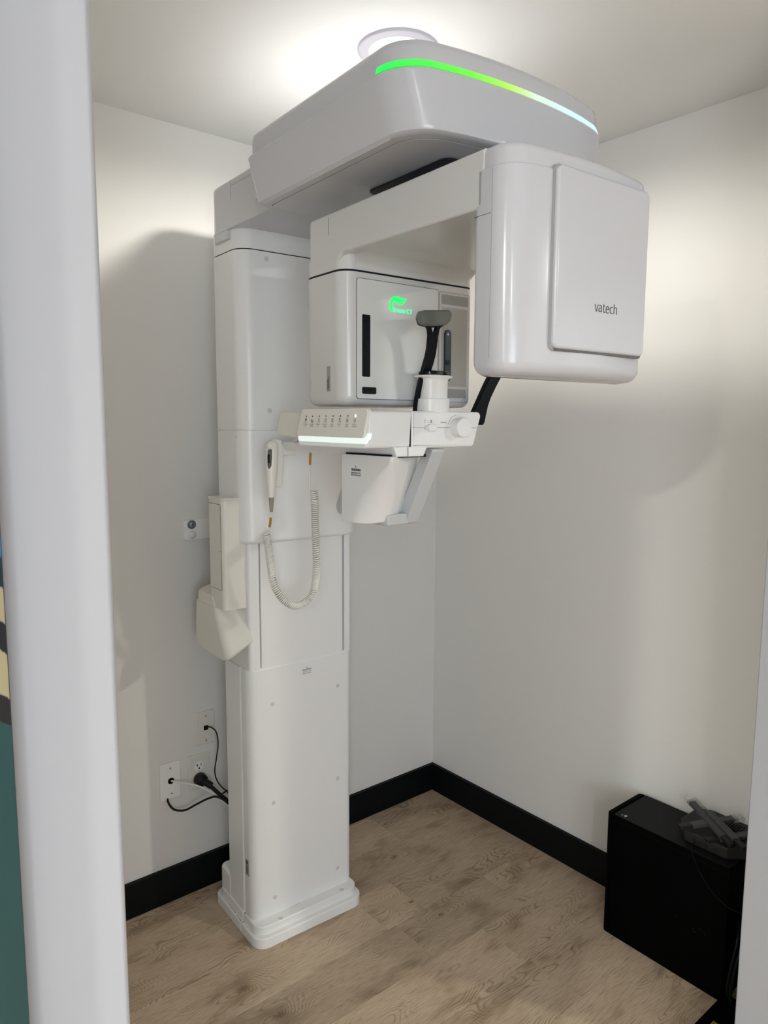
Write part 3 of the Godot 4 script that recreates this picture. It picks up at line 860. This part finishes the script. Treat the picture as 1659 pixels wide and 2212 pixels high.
func lean(t: PackedVector3Array) -> PackedVector3Array:   # the support stem rises from behind the chin post and leans forward to its pad
	for i in t.size():
		var d := 0.052 * clampf((1.775 - t[i].y) / 0.19, 0.0, 1.0)
		t[i] = Vector3(t[i].x + 0.66 * d, t[i].y, t[i].z - d)
	return t

func grips(m: Node) -> void:
	var ring := func(y: float, zf: float, r1: float, w: float) -> PackedVector3Array:
		return ring_y(rounded([Vector2(-0.121, 0.757), Vector2(-0.121, zf), Vector2(0.030, zf - w), Vector2(0.030, 0.757)], [0.004, r1, 0.01, 0.004], 8), y)
	var hs := part("grip_housing", loft([ring.call(1.3255, 0.884, 0.05, 0.080), ring.call(1.329, 0.892, 0.055, 0.080), ring.call(1.38, 0.916, 0.05, 0.088), ring.call(1.43, 0.940, 0.03, 0.090), ring.call(1.47, 0.955, 0.006, 0.090), ring.call(1.486, 0.958, 0.004, 0.090)]), "plastic", m, 50)
	part("shadow_gap", box(-0.112, 1.483, 0.764, -0.01, 1.490, 0.94), "gap", hs)
	var x := -0.1213
	part("warning_triangle", strokes([[Vector2(-0.003, 0.0), Vector2(0, 0.0052), Vector2(0.003, 0.0)]], 0.0009, 0.0003), "print_grey", hs).transform = text_side(Vector3(x, 1.4558, 0.8185))
	lettering("warning_title", "WARNING", 0.0078, "print_grey", hs, text_side(Vector3(x, 1.4510, 0.820)), "Droid Sans", true)
	lettering("warning_line", "Avoid pressure", 0.0058, "print_light", hs, text_side(Vector3(x, 1.4440, 0.820)))
	lettering("warning_line", "Need clearance", 0.0058, "print_light", hs, text_side(Vector3(x, 1.4388, 0.820)))
	var u := rounded([Vector2(0.950, 1.502), Vector2(0.849, 1.3155), Vector2(0.527, 1.3115), Vector2(0.630, 1.502), Vector2(0.655, 1.502), Vector2(0.567, 1.332), Vector2(0.815, 1.336), Vector2(0.914, 1.502)], [0.006, 0.018, 0.02, 0.004, 0.004, 0.012, 0.016, 0.006], 6)
	part("grip_foot", ext(rounded([Vector2(-0.075, 0.79), Vector2(0.012, 0.79), Vector2(0.012, 0.853), Vector2(-0.062, 0.866)], [0.004], 3), XY, 1.3175, 1.344, 0.005, 0.003), "grey_plastic", hs)
	part("hand_grip", ext(u, XU, 0.004, 0.044, 0.003, 0.006, 4), "grey_plastic", m)

func side_housing(m: Node) -> void:
	var hs := part("side_housing", ext(rr4(-0.241, 0.248, -0.17, 0.338, [0.004, 0.0, 0.0, 0.016]), XY, 1.03, 1.343), "ivory_plastic", m)
	part("lid", ext(rr4(-0.243, 0.246, -0.17, 0.340, [0.004, 0.0, 0.0, 0.018]), XY, 1.3435, 1.3495, 0.0005, 0.001), "ivory_plastic", hs)
	part("door_seam", ext(rr4(0.2515, 1.0855, 0.3265, 1.3325, [0.0, 0.004, 0.004, 0.0]), XU, -0.2413, -0.23), "seam", hs)
	part("door", ext(rr4(0.250, 1.087, 0.3255, 1.331, [0.0, 0.003, 0.003, 0.0]), XU, -0.2418, -0.23, 0.0003, 0), "ivory_plastic", hs)
	part("latch", box(-0.2422, 1.197, 0.316, -0.2415, 1.199, 0.321), "print_light", hs)
	var ring := func(y: float, x0: float, z0: float, z1: float, r: float, tilt: float) -> PackedVector3Array:
		var o := PackedVector3Array()
		for v in rr4(x0, z0, -0.166, z1, [0.012, 0.002, 0.004, r], 7):
			o.append(Vector3(v.x, y + tilt * (v.x + 0.24), v.y))
		return o
	part("flared_cover", loft([ring.call(0.889, -0.246, 0.140, 0.352, 0.022, 0.55), ring.call(0.893, -0.2475, 0.137, 0.362, 0.024, 0.55), ring.call(0.902, -0.2485, 0.136, 0.366, 0.024, 0.5), ring.call(1.029, -0.2475, 0.146, 0.292, 0.02, 0.3), ring.call(1.031, -0.2435, 0.150, 0.288, 0.02, 0.3), ring.call(1.056, -0.2435, 0.152, 0.274, 0.018, 0.3), ring.call(1.060, -0.240, 0.156, 0.270, 0.018, 0.3)]), "ivory_plastic", hs, 40)

# ------------------------------------------------------------------ things hung on or plugged into the wall, and the hand switch
func ml(p: Vector3) -> Vector3:   # scanner axes to room axes
	return machine.transform * p

func side_things() -> void:
	hand_switch()
	wall_bracket()
	wall_plates()

func hand_switch() -> void:
	var hold := part("switch_holder", ext(rounded([Vector2(-0.1465, 1.390), Vector2(-0.1200, 1.380), Vector2(-0.1155, 1.471), Vector2(-0.121, 1.513), Vector2(-0.139, 1.517), Vector2(-0.1435, 1.50)], [0.008, 0.01, 0.1, 0.008, 0.008, 0.02], 5), XZ, 0.44, 0.468, 0.004, 0.005, 4), "cream_plastic", machine)
	part("bracket_arm", ext(rounded([Vector2(-0.128, 1.4705), Vector2(-0.070, 1.4705), Vector2(-0.070, 1.505), Vector2(-0.128, 1.503)], [0.0], 2), XZ, 0.40, 0.455, 0.002, 0.004), "cream_plastic", hold)
	part("bracket_bend", tube(curve([Vector3(-0.100, 1.496, 0.45), Vector3(-0.090, 1.499, 0.465), Vector3(-0.088, 1.512, 0.50), Vector3(-0.090, 1.53, 0.535)], 0.004), 0.009, 10), "cream_plastic", hold)
	var th := thing("hand_switch", "white handheld exposure switch with grey thumb pad on a coiled white cord", "hand switch")
	th.transform = machine.transform
	# body: ovals stacked along its leaning axis
	var rows := [[1.361, -0.1610, 0.0095, 0.010], [1.366, -0.1610, 0.0102, 0.011], [1.40, -0.1605, 0.0125, 0.013], [1.44, -0.1590, 0.0160, 0.015], [1.475, -0.1575, 0.0165, 0.0155], [1.497, -0.1560, 0.0155, 0.0145], [1.506, -0.1555, 0.0125, 0.012], [1.510, -0.1555, 0.007, 0.007]]
	var rings := []
	for r in rows:
		var o := PackedVector3Array()
		for i in 28:
			var a := TAU * i / 28
			o.append(Vector3(r[1] + cos(a) * r[2], r[0], 0.478 + sin(a) * r[3]))
		rings.append(o)
	part("body", loft(rings), "cream_plastic", th, 50)
	var padr := []
	for r in [[1.4385, -0.1700, 0.0030], [1.446, -0.1688, 0.0062], [1.470, -0.1680, 0.0072], [1.487, -0.1670, 0.0066], [1.4895, -0.1660, 0.0050]]:
		var o := PackedVector3Array()
		for i in 16:
			var a := TAU * i / 16
			o.append(Vector3(r[1] + cos(a) * r[2] * 0.9, r[0], 0.4855 + sin(a) * r[2]))
		padr.append(o)
	var pad := part("thumb_pad", loft(padr), "switch_grey", th, 50)
	part("pad_key", ext(rr(-0.003, -0.012, 0.003, 0.012, 0.002), XZ, 0, 0.0016, 0, 0.0006), "window_dark", pad).transform = Transform3D(basis_to(Vector3(-0.75, 0, 0.66)), Vector3(-0.1735, 1.465, 0.4905))
	part("trigger_button", ext(rr(-0.1740, 1.491, -0.1610, 1.5045, 0.004), XZ, 0.478, 0.4945, 0.001, 0.003), "cream_plastic", th)
	part("strain_relief", lathe([Vector2(0, 0), Vector2(0.0040, 0), Vector2(0.0075, 0.040), Vector2(0, 0.040)], Transform3D(basis_to(Vector3(0.02, 1, 0)), Vector3(-0.1620, 1.321, 0.478)), 20), "rubber_grey", th, 50)
	var wire := curve([Vector3(-0.1620, 1.322, 0.478), Vector3(-0.1640, 1.30, 0.478), Vector3(-0.1690, 1.275, 0.478), Vector3(-0.176, 1.268, 0.478)], 0.004)
	part("lead", tube(wire, 0.0023, 8), "cord_white", th, 60)
	part("amber_sleeve", tube(PackedVector3Array([Vector3(-0.1638, 1.306, 0.478), Vector3(-0.1655, 1.292, 0.478), Vector3(-0.1678, 1.280, 0.478)]), 0.0032, 10), "amber", th, 60)
	# coil: a helix wound round a sagging curve
	var mid := curve([Vector3(-0.180, 1.265, 0.482), Vector3(-0.175, 1.222, 0.485), Vector3(-0.172, 1.180, 0.49), Vector3(-0.169, 1.141, 0.495), Vector3(-0.160, 1.108, 0.50), Vector3(-0.143, 1.082, 0.505), Vector3(-0.122, 1.065, 0.512), Vector3(-0.103, 1.064, 0.52), Vector3(-0.086, 1.075, 0.53), Vector3(-0.074, 1.097, 0.545), Vector3(-0.074, 1.132, 0.56), Vector3(-0.080, 1.178, 0.575), Vector3(-0.088, 1.245, 0.585), Vector3(-0.096, 1.308, 0.595), Vector3(-0.100, 1.362, 0.60), Vector3(-0.103, 1.384, 0.60)], 0.0006)
	var helix := PackedVector3Array()
	var up := Vector3(1, 0, 0)
	for i in mid.size():
		var d := (mid[mini(i + 1, mid.size() - 1)] - mid[maxi(i - 1, 0)]).normalized()
		up = (up - d * up.dot(d)).normalized()
		var a := TAU * i * 0.0006 / 0.0068
		helix.append(mid[i] + (up * cos(a) + d.cross(up) * sin(a)) * 0.0088)
	part("coiled_cord", tube(helix, 0.0021, 6), "cord_white", th, 70)
	var tail := curve([helix[helix.size() - 1], Vector3(-0.116, 1.392, 0.602), Vector3(-0.1145, 1.42, 0.60), Vector3(-0.1125, 1.46, 0.60), Vector3(-0.111, 1.487, 0.60)], 0.004)
	part("lead", tube(tail, 0.0022, 8), "cord_white", th, 60)
	part("amber_sleeve", tube(PackedVector3Array([Vector3(-0.1135, 1.452, 0.60), Vector3(-0.1118, 1.483, 0.60)]), 0.0031, 10), "amber", th, 60)

func wall_bracket() -> void:
	var b := thing("wall_bracket", "flat white metal bracket bolted to the wall behind the column", "bracket")
	part("plate", ext(rr(-1.102, 1.190, -0.99, 1.253, 0.003), XZ, 0.0005, 0.0115, 0, 0.0012), "plate_white", b)
	part("plate_return", box(-0.995, 1.192, 0.0005, -0.988, 1.251, 0.20), "plate_ivory", b)
	var w := part("washer", disc(Vector3(-1.0785, 1.2385, 0.011), Vector3.BACK, 0.0145, 0.003, 0.001, 28), "steel", b)
	part("bolt_head", lathe([Vector2(0, 0), Vector2(0.0085, 0), Vector2(0.0085, 0.006), Vector2(0.006, 0.0075), Vector2(0, 0.0075)], Transform3D(Basis(), Vector3(-1.0785, 1.2385, 0.014)), 6), "steel", w, 20)
	part("bolt_cap", lathe([Vector2(0, 0), Vector2(0.0125, 0), Vector2(0.0125, 0.003), Vector2(0.0105, 0.008), Vector2(0.006, 0.011), Vector2(0, 0.0118)], Transform3D(Basis(), Vector3(-1.0785, 1.2055, 0.0115)), 24), "plate_ivory", b, 50)

func plate_screw(parent: Node, x: float, y: float, ang: float) -> void:
	var s := part("screw", disc(Vector3(x, y, 0.0055), Vector3.BACK, 0.0032, 0.0012, 0.0004, 16), "screw_metal", parent)
	part("slot", box(-0.0026, -0.0005, 0, 0.0026, 0.0005, 0.0003), "hole", s).transform = Transform3D(Basis(Vector3.BACK, ang), Vector3(x, y, 0.0067))

func wall_plates() -> void:
	# cable pass-through plate
	var a := thing("wall_plate", "bright white wall plate with round cable hole, leftmost of the three plates", "wall plate")
	part("plate", ext(rr(-1.207, 0.347, -1.137, 0.469, 0.004), XZ, 0.0005, 0.0062, 0, 0.003), "plate_white", a)
	part("cable_hole", disc(Vector3(-1.1705, 0.409, 0.0052), Vector3.BACK, 0.0105, 0.0013, 0, 24), "hole", a)
	plate_screw(a, -1.1718, 0.4515, 0.9)
	plate_screw(a, -1.1690, 0.3660, 0.2)
	# duplex power outlet
	var o := thing("power_outlet", "ivory wall plate with two-socket power outlet, its lower socket holding a black plug", "power outlet")
	part("plate", ext(rr(-1.109, 0.350, -1.034, 0.4685, 0.004), XZ, 0.0005, 0.0062, 0, 0.003), "plate_ivory", o)
	for y in [0.430, 0.391]:
		var f := part("socket_face", ext(rounded([Vector2(-1.088, y - 0.0155), Vector2(-1.058, y - 0.0155), Vector2(-1.058, y + 0.0155), Vector2(-1.088, y + 0.0155)], [0.011], 8), XZ, 0.004, 0.0078, 0, 0.0008), "plate_white", o)
		part("slot", box(-1.0805, y + 0.000, 0.0076, -1.0785, y + 0.009, 0.0081), "hole", f)
		part("slot", box(-1.0845, y + 0.0035, 0.0076, -1.0785, y + 0.0055, 0.0081), "hole", f)
		part("slot", box(-1.0675, y + 0.000, 0.0076, -1.0655, y + 0.009, 0.0081), "hole", f)
		part("slot", disc(Vector3(-1.073, y - 0.0075, 0.0076), Vector3.BACK, 0.0028, 0.0005, 0, 14), "hole", f)
	# data jack plate
	var d := thing("wall_plate", "ivory wall plate with square data jack, above the power outlet", "wall plate")
	part("plate", ext(rr(-1.081, 0.497, -1.012, 0.611, 0.004), XZ, 0.0005, 0.0062, 0, 0.003), "plate_ivory", d)
	part("data_jack", box(-1.0525, 0.5465, 0.004, -1.0375, 0.5625, 0.0066), "hole", d)
	plate_screw(d, -1.0445, 0.595, 0.7)
	plate_screw(d, -1.0450, 0.511, 0.5)
	# cables, each its own thing
	var net := thing("data_cable", "thin black data cable curving down from the square jack plate", "cable")
	part("cord", tube(curve([Vector3(-1.044, 0.556, 0.008), Vector3(-1.036, 0.560, 0.024), Vector3(-1.026, 0.546, 0.042), Vector3(-1.024, 0.508, 0.050), Vector3(-1.032, 0.462, 0.052), Vector3(-1.043, 0.42, 0.060), Vector3(-1.036, 0.384, 0.070), Vector3(-1.014, 0.353, 0.098), Vector3(-0.980, 0.318, 0.158)]), 0.0021, 8), "black_rubber", net, 60)
	part("connector", box(-1.0495, 0.551, 0.006, -1.0400, 0.5615, 0.012, 0.001), "black_rubber", net)
	var pw := thing("power_cable", "thick black power plug and cord plugged into the lower socket", "power cable")
	var pd := Vector3(0.40, -0.22, 0.89)
	part("plug", lathe([Vector2(0, 0), Vector2(0.0205, 0), Vector2(0.0215, 0.006), Vector2(0.0205, 0.022), Vector2(0.015, 0.028), Vector2(0.012, 0.030), Vector2(0, 0.030)], Transform3D(Basis(), Vector3(-1.074, 0.387, 0.0078)), 28), "black_rubber", pw)
	part("plug_ring", lathe([Vector2(0.0214, 0.002), Vector2(0.0222, 0.002), Vector2(0.0222, 0.004), Vector2(0.0214, 0.004)], Transform3D(Basis(), Vector3(-1.074, 0.387, 0.0078)), 28), "screw_metal", pw)
	part("plug_neck", tube(curve([Vector3(-1.073, 0.386, 0.03), Vector3(-1.063, 0.381, 0.042), Vector3(-1.052, 0.371, 0.052)]), 0.011, 12), "black_rubber", pw, 60)
	part("plug_mark", box(-1.0615, 0.379, 0.0495, -1.0575, 0.386, 0.0525, 0.001), "amber", pw)
	part("cord", tube(curve([Vector3(-1.058, 0.376, 0.045), Vector3(-1.040, 0.352, 0.075), Vector3(-1.016, 0.325, 0.11), Vector3(-0.985, 0.288, 0.17)]), 0.0062, 10), "black_rubber", pw, 60)
	var wc := thing("white_cable", "white cable running from the round hole plate to the tied bundle", "cable")
	part("cord", tube(curve([Vector3(-1.170, 0.4085, 0.004), Vector3(-1.150, 0.405, 0.026), Vector3(-1.105, 0.391, 0.055), Vector3(-1.062, 0.361, 0.074), Vector3(-1.036, 0.333, 0.088), Vector3(-1.012, 0.304, 0.118), Vector3(-0.985, 0.268, 0.172)]), 0.0030, 8), "cord_white", wc, 60)
	var bc := thing("black_cable", "black cable sagging from under the round hole plate to the tied bundle", "cable")
	part("cord", tube(curve([Vector3(-1.184, 0.353, 0.004), Vector3(-1.182, 0.336, 0.012), Vector3(-1.168, 0.316, 0.022), Vector3(-1.138, 0.310, 0.035), Vector3(-1.106, 0.325, 0.050), Vector3(-1.078, 0.347, 0.078), Vector3(-1.055, 0.353, 0.097), Vector3(-1.028, 0.331, 0.122), Vector3(-1.000, 0.283, 0.172)]), 0.0034, 8), "black_rubber", bc, 60)
	var tie := thing("cable_tie", "black cable tie gripping the cords beside the column", "cable tie")
	var tx := Transform3D(basis_to(Vector3(0.6, -0.6, 0.75)), Vector3(-1.0345, 0.3465, 0.0835))
	part("band", lathe([Vector2(0.0066, -0.002), Vector2(0.0080, -0.002), Vector2(0.0080, 0.002), Vector2(0.0066, 0.002), Vector2(0.0066, -0.002)], tx, 24), "black_rubber", tie)
	part("tail", tube(PackedVector3Array([Vector3(-1.030, 0.354, 0.090), Vector3(-1.020, 0.366, 0.100)]), 0.0028, 6), "black_rubber", tie)

# ------------------------------------------------------------------ computer corner
func computer() -> void:
	var pc := thing("computer_tower", "black desktop computer tower standing on the floor against the right wall", "computer")
	var body := part("case_body", ext(rr4(-0.2045, 1.006, -0.0245, 1.360, [0.002, 0.002, 0.003, 0.003]), XY, 0.001, 0.390, 0.003, 0.004), "case_black", pc)
	part("front_bezel", ext(rr4(-0.2045, 0.985, -0.0245, 1.0045, [0.012, 0.012, 0.001, 0.001]), XY, 0.001, 0.3905, 0.004, 0.004), "case_black", pc)
	part("top_cover", ext(rr(-0.2030, 1.008, -0.0260, 1.358, 0.004), XY, 0.3895, 0.3908), "case_top", pc)
	part("side_panel_seam", box(-0.2049, 0.372, 1.01, -0.2040, 0.3728, 1.358), "case_seam", body)
	var bd := part("badge", box(-0.1935, 0.3906, 1.024, -0.1845, 0.3913, 1.032), "badge_blue", pc)
	part("badge_print", box(-0.1915, 0.3911, 1.026, -0.1865, 0.3915, 1.0275), "badge_white", bd)
	var bw := part("badge", box(-0.1905, 0.3906, 1.034, -0.1815, 0.3913, 1.0405), "badge_white", pc)
	part("badge_print", box(-0.1885, 0.3911, 1.0365, -0.1835, 0.3915, 1.0378), "badge_blue", bw)
	for q in [[-0.05, 0.9], [0.0, -0.5], [0.02, 0.7], [0.005, -0.9], [0.032, 0.2]]:   # the small emblem on the side is only a few bright slits
		part("emblem_slit", ext(rr(-0.0007, -0.006, 0.0007, 0.006, 0.0006), XZ, 0, 0.0004), "case_seam", body).transform = Transform3D(Basis(Vector3(0, 0, 1), Vector3(0, 1, 0), Vector3(-1, 0, 0)) * Basis(Vector3.BACK, q[1]), Vector3(-0.2046, 0.17 + q[1] * 0.01, 1.27 + q[0]))
	var r := thing("wireless_router", "black wireless router with four flat antennas lying on the computer tower", "router")
	var rp := rounded([Vector2(-0.176, 1.215), Vector2(-0.130, 1.178), Vector2(-0.035, 1.178), Vector2(-0.012, 1.215), Vector2(-0.012, 1.335), Vector2(-0.035, 1.372), Vector2(-0.130, 1.372), Vector2(-0.176, 1.335)], [0.008], 4)
	var rb := part("router_body", ext(rp, XY, 0.3915, 0.426, 0.006, 0.004), "router_black", r)
	for i in 9:
		part("vent_rib", ext(rr(-0.075, 1.262 + i * 0.007, -0.035, 1.2645 + i * 0.007, 0.001), XY, 0.425, 0.4285, 0, 0.0005), "black_plastic", rb)
	for z in [1.246, 1.262, 1.278, 1.305]:
		part("port", box(-0.1785, 0.399, z - 0.005, -0.174, 0.410, z + 0.005), "antenna_hinge", rb)
	# antenna: [hinge end, tip, sticks out of the film or not]
	for q in [[Vector3(-0.170, 0.436, 1.345), Vector3(-0.074, 0.4605, 1.176), true], [Vector3(-0.165, 0.440, 1.378), Vector3(-0.088, 0.458, 1.237), false], [Vector3(-0.196, 0.438, 1.210), Vector3(-0.048, 0.451, 1.300), true], [Vector3(-0.186, 0.428, 1.282), Vector3(-0.060, 0.437, 1.362), false]]:
		antenna(r, q[0], q[1], q[2])
	var w := thing("thin_cable", "thin dark cable hanging down the side of the computer from the router", "cable")
	part("cord", tube(curve([Vector3(-0.179, 0.404, 1.246), Vector3(-0.199, 0.406, 1.250), Vector3(-0.2085, 0.398, 1.254), Vector3(-0.2088, 0.372, 1.264), Vector3(-0.208, 0.335, 1.288), Vector3(-0.208, 0.305, 1.318), Vector3(-0.208, 0.286, 1.356), Vector3(-0.200, 0.279, 1.385), Vector3(-0.17, 0.27, 1.41)]), 0.0012, 6), "case_seam", w, 60)
	var ps := thing("power_strip", "black power strip with a yellow caution sticker on the floor behind the computer", "power strip")
	var psb := part("strip_body", ext(rr(-0.45, 1.364, -0.20, 1.425, 0.006), XY, 0.0, 0.035, 0.002, 0.004), "case_black", ps)
	part("caution_sticker", box(-0.345, 0.0345, 1.392, -0.318, 0.0355, 1.415), "warning_yellow", psb)
	for i in 4:
		part("sticker_stripe", box(-0.343 + i * 0.007, 0.0353, 1.393, -0.340 + i * 0.007, 0.0358, 1.414), "print_dark", psb)
	for q in [[Vector3(-0.15, 0.22, 1.364), Vector3(-0.19, 0.20, 1.385), Vector3(-0.215, 0.14, 1.385), Vector3(-0.222, 0.07, 1.380), Vector3(-0.222, 0.041, 1.385)], [Vector3(-0.13, 0.24, 1.366), Vector3(-0.185, 0.215, 1.40), Vector3(-0.226, 0.15, 1.40), Vector3(-0.236, 0.07, 1.395), Vector3(-0.238, 0.041, 1.40)]]:
		var c2 := thing("black_cable", "glossy black cable drooping close against the rear of the computer tower" if q[0].x < -0.14 else "glossy black cable drooping behind the computer tower, hanging further from it", "cable", "cables behind the computer")
		part("cord", tube(curve(q), 0.004, 8), "black_plastic", c2, 60)

func antenna(r: Node, a: Vector3, b: Vector3, film: bool) -> void:
	var d := b - a
	var l := d.length()
	var bs := basis_to(d)
	var t := ext(rr(-0.0105, -0.0055, 0.0105, 0.0055, 0.0018, 3), XZ, 0.036, l, 0.001, 0.002)
	var o := part("antenna", t, "antenna", r)
	o.transform = Transform3D(bs, a)
	part("hinge", ext(rr(-0.009, -0.005, 0.009, 0.005, 0.002, 3), XZ, 0.0, 0.0365, 0.003, 0.0), "antenna_hinge", o)
	if film:
		part("clear_film", ext(rr(-0.0125, -0.0072, 0.0125, 0.0072, 0.003, 3), XZ, l - 0.012, l + 0.013, 0.0, 0.005), "clear_film", o)

# ------------------------------------------------------------------ painting beside the opening
func painting() -> void:
	var im := Image.create(1024, 1024, false, Image.FORMAT_RGB8)
	var n := FastNoiseLite.new()
	n.seed = 3
	n.frequency = 0.012
	# bands read down the right edge: height at the edge, colour
	var bands := [[1.511, Color(0.10, 0.28, 0.42)], [1.491, Color(0.04, 0.06, 0.10)], [1.463, Color(0.10, 0.52, 0.74)], [1.440, Color(0.08, 0.15, 0.23)], [1.4135, Color(0.72, 0.66, 0.53)], [1.392, Color(0.09, 0.10, 0.14)], [1.358, Color(0.72, 0.67, 0.53)], [1.336, Color(0.13, 0.12, 0.14)], [0.0, Color(0.15, 0.31, 0.31)]]
	for y in 1024:
		for x in 1024:
			var wx := -2.745 + 0.80 * x / 1023.0
			var wy := 1.95 - 1.2 * y / 1023.0
			var t := wy + 0.9 * (wx + 1.945) + 0.006 * n.get_noise_2d(x * 0.5, y * 0.5)
			var c: Color = bands[-1][1]
			for b in bands:
				if t > b[0]:
					c = b[1]
					break
			if t > 1.60:
				c = Color(0.72, 0.66, 0.53) if fmod(t * 9.0, 1.0) > 0.5 else Color(0.10, 0.12, 0.17)
			img_put(im, x, y, c, 1.0 + 0.06 * n.get_noise_2d(x * 1.5, y * 0.35))
	var m := mat("canvas_paint", Color(0.85, 0.85, 0.85), 0.35, 0.5)
	m.albedo_texture = ImageTexture.create_from_image(im)
	mat("canvas_edge", Color(0.07, 0.08, 0.10), 0.4)
	var th := thing("painting", "painted canvas with slanting teal, cream, navy and blue bands beside the opening", "painting")
	part("stretcher", box(-2.745, 0.75, Z_OUT + 0.0005, -1.945, 1.95, Z_OUT + 0.0195, 0.002, 2), "canvas_edge", th)
	var q := QuadMesh.new()
	q.size = Vector2(0.798, 1.198)
	var o := put("painted_face", q, "canvas_paint", th)
	o.position = Vector3(-2.345, 1.35, Z_OUT + 0.0202)

func img_put(im: Image, x: int, y: int, c: Color, k: float) -> void:
	im.set_pixel(x, y, Color(clampf(c.r * k, 0, 1), clampf(c.g * k, 0, 1), clampf(c.b * k, 0, 1)))
